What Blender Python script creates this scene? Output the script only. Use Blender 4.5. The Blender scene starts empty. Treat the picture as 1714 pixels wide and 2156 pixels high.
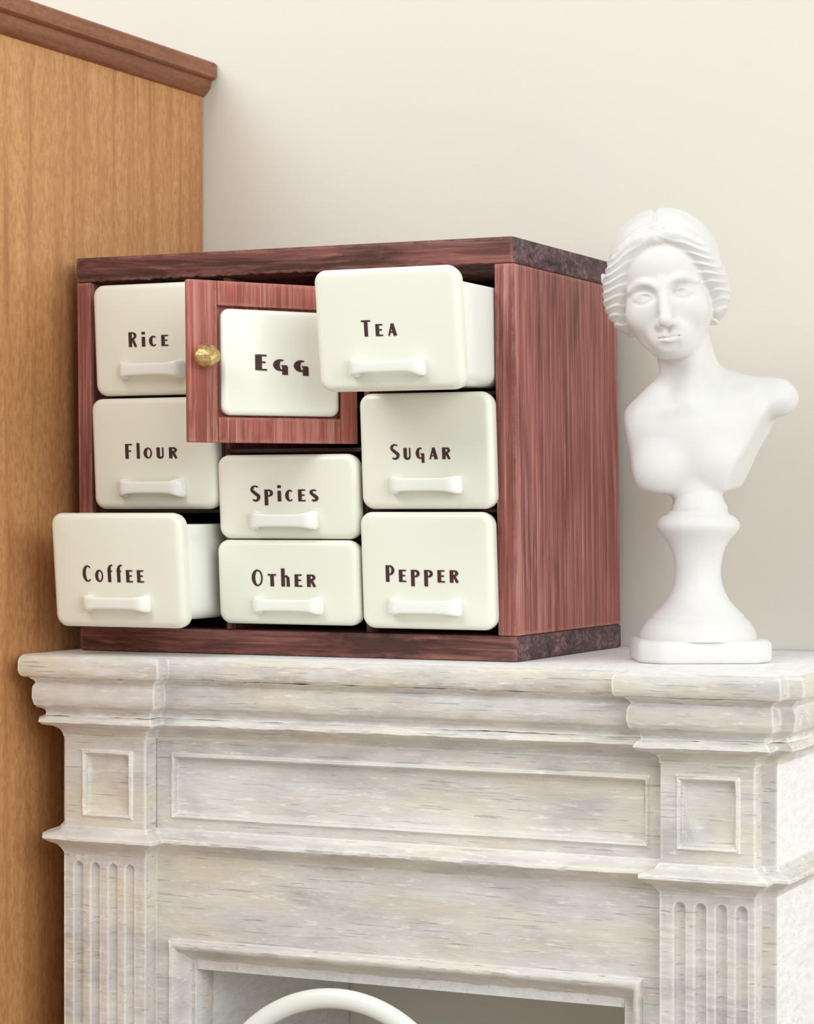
import bpy, bmesh, math, random
import numpy as np
from mathutils import Vector, Matrix, noise

scene = bpy.context.scene
R = math.radians
random.seed(7)

# ------------------------------------------------------------------ camera
YAW = R(24.9)
cam_d = bpy.data.cameras.new('camera')
cam = bpy.data.objects.new('camera', cam_d)
scene.collection.objects.link(cam)
cam.location = (1.0895, -2.6551, 1.1754)
cam.rotation_euler = (R(90.02), 0, YAW)
cam_d.sensor_fit = 'HORIZONTAL'
cam_d.sensor_width = 36.0
cam_d.lens = 5150.0 / 1714.0 * 36.0
cam_d.clip_start = 0.05
scene.camera = cam

# ------------------------------------------------------------------ light
world = bpy.data.worlds.new('room_light')
scene.world = world
world.use_nodes = True
wbg = world.node_tree.nodes['Background']
wbg.inputs['Color'].default_value = (0.95, 0.985, 1.0, 1)
wbg.inputs['Strength'].default_value = 0.46


def area_light(name, loc, target, sx, sy, power, color):
    d = bpy.data.lights.new(name, 'AREA')
    d.shape = 'RECTANGLE'
    d.size, d.size_y = sx, sy
    d.energy = power
    d.color = color
    o = bpy.data.objects.new(name, d)
    scene.collection.objects.link(o)
    o.location = loc
    o.rotation_euler = (Vector(target) - Vector(loc)).to_track_quat('-Z', 'Y').to_euler()
    return o


area_light('window_light', (2.9, -2.75, 2.5), (-0.2, 0.0, 1.2), 2.6, 2.2, 78, (0.97, 0.99, 1.0))
area_light('side_window_light', (4.3, -0.35, 1.9), (0.1, -0.1, 1.0), 1.6, 1.8, 46, (0.95, 0.985, 1.0))
area_light('ceiling_light', (-1.1, -1.6, 3.1), (-0.3, 0.3, 1.3), 1.9, 1.6, 46, (0.98, 0.995, 0.985))

vs = scene.view_settings
scene.display_settings.display_device = 'sRGB'
vs.view_transform = 'Standard'
vs.look = 'None'
vs.gamma = 1.0
vs.use_curve_mapping = False
vs.exposure = 0.0

# ------------------------------------------------------------------ materials


def lin(r, g, b):
    def f(c):
        c /= 255.0
        return c / 12.92 if c <= 0.04045 else ((c + 0.055) / 1.055) ** 2.4
    return (f(r), f(g), f(b), 1.0)


class NT:
    def __init__(self, name):
        self.m = bpy.data.materials.new(name)
        self.m.use_nodes = True
        self.t = self.m.node_tree
        self.b = self.t.nodes['Principled BSDF']

    def n(self, kind, **kw):
        nd = self.t.nodes.new(kind)
        for k, v in kw.items():
            if k in nd.inputs:
                nd.inputs[k].default_value = v
            else:
                setattr(nd, k, v)
        return nd

    def l(self, a, b):
        self.t.links.new(a, b)

    def coord(self, scale, rot=(0, 0, 0), rand=True):
        tc = self.n('ShaderNodeTexCoord')
        mp = self.n('ShaderNodeMapping')
        mp.inputs['Scale'].default_value = scale
        mp.inputs['Rotation'].default_value = rot
        self.l(tc.outputs['Object'], mp.inputs['Vector'])
        if rand:
            oi = self.n('ShaderNodeObjectInfo')
            ml = self.n('ShaderNodeMath', operation='MULTIPLY')
            ml.inputs[1].default_value = 37.0
            self.l(oi.outputs['Random'], ml.inputs[0])
            cb = self.n('ShaderNodeCombineXYZ')
            for i in range(3):
                self.l(ml.outputs[0], cb.inputs[i])
            self.l(cb.outputs[0], mp.inputs['Location'])
        return mp.outputs[0]

    def noise(self, vec, scale=1.0, detail=4.0, rough=0.6, dist=0.0):
        nd = self.n('ShaderNodeTexNoise')
        nd.inputs['Scale'].default_value = scale
        nd.inputs['Detail'].default_value = detail
        nd.inputs['Roughness'].default_value = rough
        nd.inputs['Distortion'].default_value = dist
        self.l(vec, nd.inputs['Vector'])
        return nd.outputs['Fac']

    def ramp(self, fac, stops):
        nd = self.n('ShaderNodeValToRGB')
        cr = nd.color_ramp
        while len(cr.elements) < len(stops):
            cr.elements.new(0.5)
        for e, (p, c) in zip(cr.elements, stops):
            e.position = p
            e.color = c if len(c) == 4 else (*c, 1)
        self.l(fac, nd.inputs['Fac'])
        return nd.outputs['Color']

    def mix(self, fac, a, b, mode='MIX'):
        nd = self.n('ShaderNodeMix')
        nd.data_type = 'RGBA'
        nd.blend_type = mode
        for s, v in ((0, fac), (6, a), (7, b)):
            if hasattr(v, 'links'):
                self.l(v, nd.inputs[s])
            else:
                nd.inputs[s].default_value = v
        return nd.outputs[2]

    def bump(self, h, strength=0.3, dist=0.002, normal=None):
        nd = self.n('ShaderNodeBump')
        nd.inputs['Strength'].default_value = strength
        nd.inputs['Distance'].default_value = dist
        self.l(h, nd.inputs['Height'])
        if normal is not None:
            self.l(normal, nd.inputs['Normal'])
        return nd.outputs[0]

    def edge(self, radius, lo=0.02, hi=0.25):
        """edge mask for wear and painted highlights: how far a rounded normal leaves the true one"""
        bv = self.n('ShaderNodeBevel')
        bv.samples = 6
        bv.inputs['Radius'].default_value = radius
        ge = self.n('ShaderNodeNewGeometry')
        dt = self.n('ShaderNodeVectorMath', operation='DOT_PRODUCT')
        self.l(bv.outputs[0], dt.inputs[0])
        self.l(ge.outputs['True Normal'], dt.inputs[1])
        mr = self.n('ShaderNodeMapRange')
        mr.inputs['From Min'].default_value = 1 - lo
        mr.inputs['From Max'].default_value = 1 - hi
        self.l(dt.outputs['Value'], mr.inputs['Value'])
        return mr.outputs[0]

    def mul(self, a, b):
        nd = self.n('ShaderNodeMath', operation='MULTIPLY')
        for i, v in enumerate((a, b)):
            if hasattr(v, 'links'):
                self.l(v, nd.inputs[i])
            else:
                nd.inputs[i].default_value = v
        return nd.outputs[0]

    def out(self, col=None, rough=0.5, normal=None, **kw):
        if col is not None:
            if hasattr(col, 'links'):
                self.l(col, self.b.inputs['Base Color'])
            else:
                self.b.inputs['Base Color'].default_value = col
        self.b.inputs['Roughness'].default_value = rough
        if normal is not None:
            self.l(normal, self.b.inputs['Normal'])
        for k, v in kw.items():
            self.b.inputs[k.replace('_', ' ')].default_value = v
        return self.m


def axis_scale(axis, along, across):
    s = [across] * 3
    s['XYZ'.index(axis)] = along
    return tuple(s)


def painted_wood(name, axis, dark=0.0, pink=0.5, base_cols=((106, 60, 54), (140, 80, 73), (157, 91, 83))):
    t = NT(name)
    v = t.coord(axis_scale(axis, 4, 120))
    streak = t.noise(v, 1.0, 5, 0.65, 0.3)
    fine = t.noise(t.coord(axis_scale(axis, 9, 420)), 1.0, 3, 0.6)
    patch = t.noise(t.coord(axis_scale(axis, 5, 22)), 1.0, 4, 0.6, 0.5)
    base = t.ramp(patch, [(0.28, lin(*base_cols[0])), (0.47 + dark * 0.10, lin(*base_cols[1])),
                          (0.75, lin(*base_cols[2]))])
    c = t.mix(t.ramp(streak, [(0.48, (0, 0, 0)), (0.68, (pink, pink, pink))]), base, lin(196, 140, 128))
    c = t.mix(t.ramp(fine, [(0.58, (0, 0, 0)), (0.70, (0.75 * pink, 0.75 * pink, 0.75 * pink))]), c, lin(206, 156, 148))
    c = t.mix(t.ramp(fine, [(0.33, (0.4, 0.4, 0.4)), (0.46, (0, 0, 0))]), c, lin(92, 52, 48))
    if dark:
        dk = t.noise(t.coord(axis_scale(axis, 4, 34)), 1.0, 5, 0.7, 0.8)
        c = t.mix(t.ramp(dk, [(0.39, (0, 0, 0)), (0.56, (dark, dark, dark))]), c, lin(68, 43, 38))
    wear_highlight = t.edge(0.009)
    wn = t.noise(t.coord((60, 60, 60)), 1.0, 4, 0.7)
    c = t.mix(t.mul(wear_highlight, t.ramp(wn, [(0.38, (0.1, 0.1, 0.1)), (0.6, (0.85, 0.85, 0.85))])), c, lin(196, 142, 128))
    nm = t.bump(fine, 0.35, 0.0012)
    return t.out(c, 0.62, nm, Specular_IOR_Level=0.3)


def end_grain(name):
    t = NT(name)
    a = t.noise(t.coord((34, 26, 70)), 1.0, 6, 0.75, 0.6)
    b = t.noise(t.coord((180, 150, 180)), 1.0, 3, 0.6)
    c = t.ramp(a, [(0.32, lin(56, 45, 49)), (0.50, lin(98, 76, 79)), (0.68, lin(152, 120, 118))])
    c = t.mix(t.ramp(b, [(0.4, (0.55, 0.55, 0.55)), (0.55, (0, 0, 0))]), c, lin(48, 38, 42))
    return t.out(c, 0.7, t.bump(b, 0.3, 0.001), Specular_IOR_Level=0.25)


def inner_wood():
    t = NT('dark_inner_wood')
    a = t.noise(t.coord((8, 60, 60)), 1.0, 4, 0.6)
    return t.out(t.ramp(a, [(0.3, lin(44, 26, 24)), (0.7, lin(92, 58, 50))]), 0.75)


def ceramic(name, col, rough=0.32):
    t = NT(name)
    a = t.noise(t.coord((9, 9, 9)), 1.0, 2, 0.5)
    return t.out(t.mix(t.mul(a, 0.25), col, lin(228, 224, 206)), rough, t.bump(a, 0.05, 0.004),
                 Coat_Weight=0.25, Coat_Roughness=0.12, Specular_IOR_Level=0.45)


def maple(name, light, mid, dark, axis, rough=0.45):
    t = NT(name)
    st = t.noise(t.coord(axis_scale(axis, 2.2, 46), rand=False), 1.0, 5, 0.62, 0.25)
    fl = t.noise(t.coord(axis_scale(axis, 75, 170), rand=False), 1.0, 4, 0.65, 0.3)
    br = t.noise(t.coord(axis_scale(axis, 0.8, 6), rand=False), 1.0, 3, 0.5)
    c = t.ramp(st, [(0.30, dark), (0.46, mid), (0.66, light)])
    c = t.mix(t.ramp(fl, [(0.36, (0.6, 0.6, 0.6)), (0.58, (0, 0, 0))]), c, dark)
    c = t.mix(t.mul(br, 0.35), c, mid)
    return t.out(c, rough, t.bump(fl, 0.5, 0.0014), Specular_IOR_Level=0.3)


def whitewash(name, tilt, axis='X', ochre=0.6):
    """brushed white paint over coarse grain: pale ochre and grey show through, short open cracks"""
    t = NT(name)
    rot = (0, tilt, 0) if axis == 'X' else (0, 0, 0)
    sc = (7, 60, 90) if axis == 'X' else (60, 60, 9)
    g = t.noise(t.coord(sc, rot), 1.0, 5, 0.65, 0.2)
    tone = t.noise(t.coord((9, 16, 26), rot), 1.0, 4, 0.6, 0.4)
    tone2 = t.noise(t.coord((5, 12, 18), rot), 1.0, 3, 0.6)
    crs = (13, 60, 400) if axis == 'X' else (30, 60, 300)
    cr = t.noise(t.coord(crs, rot), 1.0, 3, 0.55, 0.1)
    chip = t.noise(t.coord((34, 60, 230), rot), 1.0, 4, 0.7)
    c = t.ramp(tone, [(0.30, lin(194, 190, 187)), (0.48, lin(215, 210, 206)), (0.66, lin(229, 225, 220))])
    c = t.mix(t.ramp(tone2, [(0.62 - 0.2 * ochre, (0, 0, 0)), (0.68, (ochre, ochre, ochre))]), c, lin(228, 218, 190))
    c = t.mix(t.ramp(chip, [(0.57, (0, 0, 0)), (0.70, (0.7, 0.7, 0.7))]), c, lin(252, 249, 242))
    c = t.mix(t.ramp(chip, [(0.30, (0.35, 0.35, 0.35)), (0.42, (0, 0, 0))]), c, lin(184, 178, 168))
    crack = t.ramp(cr, [(0.31, (1, 1, 1)), (0.345, (0, 0, 0))])
    c = t.mix(t.mul(crack, 0.42), c, lin(150, 143, 134))
    wear_highlight = t.edge(0.005, 0.01, 0.16)
    c = t.mix(t.mul(wear_highlight, 0.85), c, lin(253, 251, 247))  # white painted edges, with the light their tops catch painted in
    nm = t.bump(g, 0.4, 0.0020)
    nm = t.bump(chip, 0.45, 0.0014, nm)
    inv = t.n('ShaderNodeInvert')
    t.l(crack, inv.inputs['Color'])
    nm = t.bump(inv.outputs[0], 0.6, 0.0012, nm)
    return t.out(c, 0.55, nm, Specular_IOR_Level=0.35)


def rough_white():
    t = NT('rough_white_paint')
    a = t.noise(t.coord((90, 38, 120), (R(35), 0, 0)), 1.0, 5, 0.7, 0.3)
    b = t.noise(t.coord((230, 230, 230)), 1.0, 2, 0.5)
    c = t.ramp(a, [(0.3, lin(230, 229, 227)), (0.6, lin(248, 248, 247))])
    c = t.mix(t.ramp(b, [(0.27, (0.6, 0.6, 0.6)), (0.33, (0, 0, 0))]), c, lin(176, 158, 140))
    return t.out(c, 0.6, t.bump(a, 0.5, 0.0025))


def wall_mat():
    t = NT('cream_wall_paint')
    a = t.noise(t.coord((120, 120, 120), rand=False), 1.0, 4, 0.6)
    b = t.noise(t.coord((1.6, 1.6, 1.6), rand=False), 1.0, 2, 0.5)
    c = t.mix(b, lin(224, 221, 209), lin(227, 223, 212))
    return t.out(c, 0.8, t.bump(a, 0.12, 0.002), Specular_IOR_Level=0.2)


def plaster():
    t = NT('white_plaster')
    a = t.noise(t.coord((30, 30, 30)), 1.0, 4, 0.6)
    c = t.mix(t.ramp(a, [(0.4, (0, 0, 0)), (0.75, (0.5, 0.5, 0.5))]), lin(226, 224, 221), lin(218, 214, 208))
    return t.out(c, 0.48, None, Specular_IOR_Level=0.35)


def brass():
    t = NT('worn_brass')
    a = t.noise(t.coord((120, 120, 120)), 1.0, 4, 0.7)
    c = t.ramp(a, [(0.3, lin(150, 122, 74)), (0.5, lin(212, 182, 120)), (0.7, lin(240, 220, 168))])
    return t.out(c, 0.34, t.bump(a, 0.4, 0.002), Metallic=0.85)


M = dict(
    wood_x=painted_wood('red_brown_painted_wood_lengthwise', 'X', 0.92, 0.5, ((104, 60, 54), (132, 76, 70), (152, 88, 82))),
    wood_z=painted_wood('red_brown_painted_wood_upright', 'Z', 0.0, 0.75),
    wood_door=painted_wood('red_brown_painted_door_wood', 'Z', 0.0, 0.9, ((136, 70, 58), (164, 88, 74), (176, 98, 84))),
    end=end_grain('dark_end_grain'), inner=inner_wood(),
    ivory=ceramic('ivory_ceramic', lin(241, 242, 227)),
    tile=ceramic('lit_ivory_tile', lin(252, 252, 240)),  # paler than the drawer ceramic: the stronger light it catches is in its colour
    enamel=ceramic('milk_white_enamel', lin(246, 248, 242), 0.22),
    ink=NT('dark_maroon_ink').out(lin(66, 32, 34), 0.6),
    maple=maple('honey_maple', lin(216, 163, 110), lin(202, 147, 95), lin(168, 108, 66), 'Z'),
    crown=maple('red_brown_crown_wood', lin(164, 108, 78), lin(148, 94, 66), lin(112, 70, 50), 'Y'),
    wash=whitewash('whitewashed_grain', R(7)), wash_top=whitewash('whitewashed_ochre_edge', R(6), 'X', 0.9), wash_v=whitewash('whitewashed_upright', 0, 'Z'),
    rough=rough_white(), wall=wall_mat(), plaster=plaster(), brass=brass(),
    floor=maple('pale_floor_wood', lin(196, 188, 176), lin(184, 175, 162), lin(160, 150, 136), 'X'),
)

# ------------------------------------------------------------------ helpers
WL = {}


def put(o, parent, pivot):
    scene.collection.objects.link(o)
    WL[o.name] = Vector(pivot)
    if parent is not None:
        o.parent = parent
        o.location = Vector(pivot) - WL[parent.name]
    else:
        o.location = pivot
    return o


def tag(o, label=None, cat=None, group=None, kind=None):
    for k, v in (('label', label), ('category', cat), ('group', group), ('kind', kind)):
        if v:
            o[k] = v
    return o


def empty(name, loc):
    o = bpy.data.objects.new(name, None)
    o.empty_display_size = 0.05
    return put(o, None, loc)


def from_bm(name, bm, mats, parent=None, smooth=None, pivot=None):
    """bm in scene coordinates -> one object whose origin is its own foot"""
    bmesh.ops.recalc_face_normals(bm, faces=bm.faces)
    xs = np.array([v.co[:] for v in bm.verts])
    if pivot is None:
        lo, hi = xs.min(0), xs.max(0)
        pivot = Vector(((lo[0] + hi[0]) / 2, (lo[1] + hi[1]) / 2, lo[2]))
    pivot = Vector(pivot)
    bmesh.ops.translate(bm, verts=bm.verts, vec=-pivot)
    me = bpy.data.meshes.new(name)
    bm.to_mesh(me)
    bm.free()
    for m in (mats if isinstance(mats, (list, tuple)) else [mats]):
        me.materials.append(m)
    if smooth is not None:
        me.shade_smooth()
        if smooth < 180:
            me.set_sharp_from_angle(angle=R(smooth))
    return put(bpy.data.objects.new(name, me), parent, pivot)


def bbox(bm, x0, x1, y0, y1, z0, z1, bev=0.0, seg=2):
    r = bmesh.ops.create_cube(bm, size=1.0)
    vv = r['verts']
    for v in vv:
        v.co = Vector(((x0 + x1) / 2 + v.co.x * (x1 - x0), (y0 + y1) / 2 + v.co.y * (y1 - y0),
                       (z0 + z1) / 2 + v.co.z * (z1 - z0)))
    if bev:
        ee = list({e for v in vv for e in v.link_edges})
        bmesh.ops.bevel(bm, geom=ee, offset=bev, segments=seg, profile=0.5, affect='EDGES')


def box(name, dims, mat, parent=None, bev=0.0015, smooth=35, fn=None, endx=False):
    bm = bmesh.new()
    bbox(bm, *dims, bev=bev)
    if endx:
        for f in bm.faces:
            f.normal_update()
            if abs(f.normal.x) > 0.8:
                f.material_index = 1
    if fn:
        for v in bm.verts:
            v.co = fn(v.co)
    return from_bm(name, bm, mat, parent, smooth)


def loft(bm, rings, closed=True, cap0=False, cap1=False):
    vr = [[bm.verts.new(p) for p in r] for r in rings]
    n = len(vr[0])
    for a, b in zip(vr[:-1], vr[1:]):
        for i in range(n if closed else n - 1):
            j = (i + 1) % n
            bm.faces.new((a[i], a[j], b[j], b[i]))
    if cap0:
        bm.faces.new(list(reversed(vr[0])))
    if cap1:
        bm.faces.new(vr[-1])
    return vr


def rrect(x0, x1, z0, z1, r, seg=7):
    """rounded rectangle in the xz plane, counter-clockwise"""
    pts = []
    for cx, cz, a0 in ((x1 - r, z0 + r, -90), (x1 - r, z1 - r, 0), (x0 + r, z1 - r, 90), (x0 + r, z0 + r, 180)):
        for i in range(seg + 1):
            a = R(a0 + 90.0 * i / seg)
            pts.append((cx + r * math.cos(a), cz + r * math.sin(a)))
    return pts


# ------------------------------------------------------------------ setting
FLOOR = 0.267
WALL_Y = 0.376
w = box('wall_back', (-3.2, 3.6, WALL_Y, WALL_Y + 0.08, FLOOR, 3.4), M['wall'], bev=0)
tag(w, 'plain cream painted wall behind the mantelpiece', 'wall', kind='structure')
fl = box('floor', (-3.2, 3.6, -3.2, WALL_Y, FLOOR - 0.05, FLOOR), M['floor'], bev=0)
tag(fl, 'pale wooden floor in front of the fireplace', 'floor', kind='structure')

# ------------------------------------------------------------------ tall wooden cabinet at the left
tc = empty('tall_cabinet', (-0.95, 0.0, FLOOR))
tag(tc, 'tall honey coloured wooden cabinet with reddish crown moulding beside the fireplace', 'cabinet')
SX, TB, TF, TL = -0.636, 0.373, -0.42, -1.26
box('side_panel', (SX - 0.02, SX, TF, TB, FLOOR + 0.03, 1.768), M['maple'], tc, bev=0.001)
box('carcass', (TL, SX - 0.0205, TF + 0.02, TB, FLOOR, 1.766), M['maple'], tc, bev=0.001)
for a, b in ((TL + 0.004, (TL + SX) / 2 - 0.012), ((TL + SX) / 2 - 0.008, SX - 0.024)):
    d_ = box('door', (a, b, TF - 0.002, TF + 0.0195, FLOOR + 0.05, 1.755), M['maple'], tc, bev=0.002)


def mitre_path(pts, step=0.0):
    """axis-aligned open plan path -> corners with their outward offset vectors and the cuts between them"""
    nr = []
    for a, b in zip(pts[:-1], pts[1:]):
        d = (Vector(b) - Vector(a)).normalized()
        nr.append(Vector((d.y, -d.x)))
    out = []
    for i, p in enumerate(pts):
        o = nr[0] if i == 0 else nr[-1] if i == len(pts) - 1 else nr[i - 1] + nr[i]
        k = 1
        if step and i < len(pts) - 1:
            k = max(1, int((Vector(pts[i + 1]) - Vector(p)).length / step))
        out.append((Vector(p), o, nr[min(i, len(nr) - 1)], k))
    return out


def sweep_plan(bm, path, profile, top=False, bottom=False, jit=0.0, seed=0.0):
    rings = []
    for pi, (o, z) in enumerate(profile):
        ring = []
        cs = [p + d * o for p, d, _, _ in path]
        for i, (p, d, nrm, k) in enumerate(path):
            last = i == len(path) - 1
            for j in range(1 if last else k):
                q = cs[i] if last else cs[i].lerp(cs[i + 1], j / k)
                dd = d if (j == 0) else nrm
                co = Vector((q.x, q.y, z))
                if jit and o > 0.001:
                    n1 = noise.noise_vector(Vector((q.x * 24 + seed, q.y * 24, z * 70)))
                    n2 = noise.noise_vector(Vector((q.x * 95 + seed, q.y * 95, z * 160)))
                    kk = n1 * 0.7 + n2 * 0.45
                    co += Vector((dd.x * kk.x * jit, dd.y * kk.y * jit, kk.z * jit * 0.7 * (0 < pi < len(profile) - 1)))
                ring.append(co)
        rings.append(ring)
    vr = loft(bm, rings, closed=False)
    if top:
        f = bm.faces.new(vr[-1])
        f.material_index = 1
    if bottom:
        bm.faces.new(list(reversed(vr[0])))


cp = mitre_path([(TL, TF), (SX, TF), (SX, TB)])
bm = bmesh.new()
sweep_plan(bm, cp, [(0, 1.766), (0.003, 1.7665), (0.007, 1.770), (0.0125, 1.777), (0.0145, 1.784), (0.0145, 1.7885),
                    (0.0, 1.7885)])
from_bm('crown_moulding', bm, M['crown'], tc, 40)
bm = bmesh.new()
sweep_plan(bm, cp, [(-0.02, 1.7886), (0.019, 1.7886), (0.0225, 1.7915), (0.0230, 1.797), (0.0225, 1.810), (0.0195, 1.8128), (-0.02, 1.813)],
           top=True)
from_bm('crown_top', bm, [M['crown'], M['crown']], tc, 40)

# ------------------------------------------------------------------ white fireplace mantel
fp = empty('fireplace_mantel', (-0.13, 0.16, FLOOR))
tag(fp, 'whitewashed fireplace mantel with panelled frieze and fluted pilasters', 'fireplace')
XL, XR, YF, YB = -0.588, 0.331, -0.060, 0.374
PL0, PL1, PR0, PR1 = -0.571, -0.4545, 0.205, 0.314
YP = YF - 0.026
plan = [(XL, YB), (XL, YF), (PL0, YF), (PL0, YP), (PL1, YP), (PL1, YF), (PR0, YF), (PR0, YP), (PR1, YP), (PR1, YF), (XR, YF), (XR, YB)]
pp = mitre_path(plan, 0.006)
JIT = 0.0022
bm = bmesh.new()
sweep_plan(bm, pp, [(-0.012, 0.9735), (0.030, 0.9735), (0.0360, 0.9738), (0.0388, 0.9752), (0.0404, 0.9778), (0.0412, 0.982), (0.0413, 0.9865), (0.0412, 0.991), (0.0405, 0.9945), (0.0390, 0.9975), (0.0362, 0.9995), (0.0330, 1.0)],
           top=True, jit=JIT, seed=3)
shelf = from_bm('mantel_shelf', bm, [M['wash_top'], M['rough']], fp, 24)
bm = bmesh.new()
sweep_plan(bm, pp, [(-0.012, 0.9255), (0.0165, 0.9255), (0.0160, 0.930), (0.0175, 0.9335), (0.0235, 0.9365), (0.0270, 0.940), (0.0285, 0.948),
                    (0.0285, 0.957), (0.0275, 0.9625), (0.0252, 0.9655), (0.0262, 0.9685), (0.0300, 0.9715), (0.0315, 0.9734), (-0.012, 0.9734)],
           jit=JIT, seed=11)
from_bm('cornice', bm, M['wash'], fp, 50)
bm = bmesh.new()
sweep_plan(bm, pp, [(-0.012, 0.898), (0.0005, 0.899), (0.0012, 0.904), (0.004, 0.9085), (0.010, 0.9120), (0.0200, 0.9145), (0.0232, 0.9180),
                    (0.0222, 0.9215), (0.0180, 0.9245), (0.0165, 0.9254), (-0.012, 0.9254)], jit=JIT, seed=23)
from_bm('bead_moulding', bm, M['wash'], fp, 50)
bm = bmesh.new()
sweep_plan(bm, pp, [(-0.012, 0.755), (0.0005, 0.756), (0.003, 0.7605), (0.007, 0.765), (0.0150, 0.7695), (0.0195, 0.7735), (0.0190, 0.777),
                    (0.0130, 0.7805), (0.0040, 0.7840), (0.0006, 0.789), (-0.012, 0.7895)], jit=JIT, seed=41)
from_bm('bead_moulding', bm, M['wash'], fp, 50)
# masses behind the faces
OPL, OPR, OPT = -0.405, 0.150, 0.617
for xo, xm, xi in ((XL, PL0 + 0.006, OPL), (XR, PR1 - 0.006, OPR)):
    bm = bmesh.new()
    pg = [(xo, YB), (xo, YF), (xm, YF), (xm, YF + 0.013), (xi, YF + 0.013), (xi, YB)]
    loft(bm, [[Vector((x, y, z)) for x, y in pg] for z in (FLOOR, 0.9)], cap0=True, cap1=True)
    bm.normal_update()
    for f in bm.faces:
        if abs(f.normal.y) > 0.8:
            f.material_index = 1
    from_bm('leg_block', bm, [M['rough'], M['wash_v']], fp)
box('lintel', (OPL + 0.0005, OPR - 0.0005, YF + 0.012, YB, OPT, 0.972), M['rough'], fp, bev=0.001)


def panel_plate(name, x0, x1, z0, z1, hx0, hx1, hz0, hz1, yf, yb, mat):
    """block with a recessed panel framed by a fine raised bead"""
    bm = bmesh.new()

    def ring(xa, xb, za, zb, y, n=14):
        pts = []
        cs = [(xa, za), (xb, za), (xb, zb), (xa, zb)]
        for i in range(4):
            a, b = cs[i], cs[(i + 1) % 4]
            for k in range(n):
                t = k / n
                x, z = a[0] + (b[0] - a[0]) * t, a[1] + (b[1] - a[1]) * t
                pts.append(Vector((x, y, z)))
        return pts
    prof = [(0.0, 0.0), (0.0012, -0.0022), (0.0032, -0.0034), (0.0052, -0.0022), (0.0062, 0.0008), (0.0075, 0.0052), (0.0090, 0.0060)]
    rings = [ring(x0, x1, z0, z1, yb), ring(x0, x1, z0, z1, yf + 0.0015), ring(x0 + 0.0015, x1 - 0.0015, z0 + 0.0015, z1 - 0.0015, yf)]
    for i, d in prof:
        r_ = ring(hx0 + i, hx1 - i, hz0 + i, hz1 - i, yf + d)
        for v in r_:
            k = noise.noise_vector(v * 120)
            v += k * 0.0006
        rings.append(r_)
    loft(bm, rings, cap1=True)
    return from_bm(name, bm, mat, fp, 40)


panel_plate('corner_block', PL0, PL1, 0.772, 0.9, -0.5455, -0.4725, 0.8000, 0.8840, YP, YF + 0.004, M['wash'])
panel_plate('corner_block', PR0, PR1, 0.772, 0.9, 0.2230, 0.2970, 0.8030, 0.8870, YP, YF + 0.004, M['wash'])
panel_plate('frieze_panel', PL1 + 0.0003, PR0 - 0.0003, 0.772, 0.9, -0.4335, 0.1850, 0.8005, 0.8815, YF - 0.0005, YF + 0.012, M['wash'])

# surround: U-shaped board around the opening
bm = bmesh.new()
us = [(PL1, FLOOR), (-0.4335, FLOOR), (-0.4335, 0.6535), (0.1765, 0.6535), (0.1765, FLOOR), (PR0, FLOOR), (PR0, 0.772), (PL1, 0.772)]
loft(bm, [[Vector((x, YF - 0.0005, z)) for x, z in us], [Vector((x, YF + 0.013, z)) for x, z in us]], cap0=True, cap1=True)
from_bm('surround_board', bm, M['wash'], fp)
# moulded frame of the opening
bm = bmesh.new()
fr = [(0.0, 0.010), (0.0, -0.006), (0.0018, -0.0095), (0.0045, -0.0110), (0.0085, -0.0100), (0.0125, -0.0060), (0.0155, 0.0010), (0.0190, 0.0050),
      (0.0250, 0.0120), (0.0310, 0.0200), (0.0345, 0.0260), (0.0365, 0.0300), (0.0365, 0.050)]


def ring_by_param(i, d, counts=(64, 104, 64)):
    xa, xb, zt = -0.4335 + i * 0.85, 0.1765 - i * 0.75, 0.6535 - i
    cs = [(xa, FLOOR), (xa, zt), (xb, zt), (xb, FLOOR)]
    out = []
    for (a, b), n in zip(zip(cs[:-1], cs[1:]), counts):
        for k in range(n):
            t = k / n
            v = Vector((a[0] + (b[0] - a[0]) * t, YF + d, a[1] + (b[1] - a[1]) * t))
            out.append(v + (noise.noise_vector(v * 45) + noise.noise_vector(v * 110) * 0.6) * 0.0011)
    out.append(Vector((cs[-1][0], YF + d, cs[-1][1])))
    return out


loft(bm, [ring_by_param(i, d) for i, d in fr], closed=False)
from_bm('opening_frame', bm, M['wash'], fp, 45)


def fluted_shaft(x0, x1, flutes, ztop):
    """pilaster shaft with four cut channels, round at their upper ends"""
    bm = bmesh.new()
    z1 = 0.760
    xs = np.linspace(x0, x1, 121)
    zs = np.concatenate([np.linspace(z1, 0.56, 190), np.linspace(0.555, FLOOR, 24)])
    hw, dep = 0.0068, 0.0075
    grid = []
    for z in zs:
        row = []
        for x in xs:
            g = 0.0
            for c in flutes:
                dx = abs(x - c)
                dz = max(0.0, z - (ztop - hw))
                r_ = math.hypot(dx, dz) / hw
                if r_ < 1:
                    g = max(g, dep * (1 - r_ ** 3))
            k = noise.noise(Vector((x * 30, z * 170, 5.0))) * 0.0006 + noise.noise(Vector((x * 160, z * 60, 9.0))) * 0.0004
            row.append(bm.verts.new((x, YP + g + k, z)))
        grid.append(row)
    for a, b in zip(grid[:-1], grid[1:]):
        for i in range(len(xs) - 1):
            bm.faces.new((a[i], a[i + 1], b[i + 1], b[i]))
    yb = YF + 0.004
    for i in (0, len(xs) - 1):
        back = [bm.verts.new((xs[i], yb, z)) for z in zs]
        col = [r_[i] for r_ in grid]
        for k in range(len(zs) - 1):
            bm.faces.new((col[k], col[k + 1], back[k + 1], back[k]))
    return from_bm('pilaster', bm, M['wash_v'], fp, 45)


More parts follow.
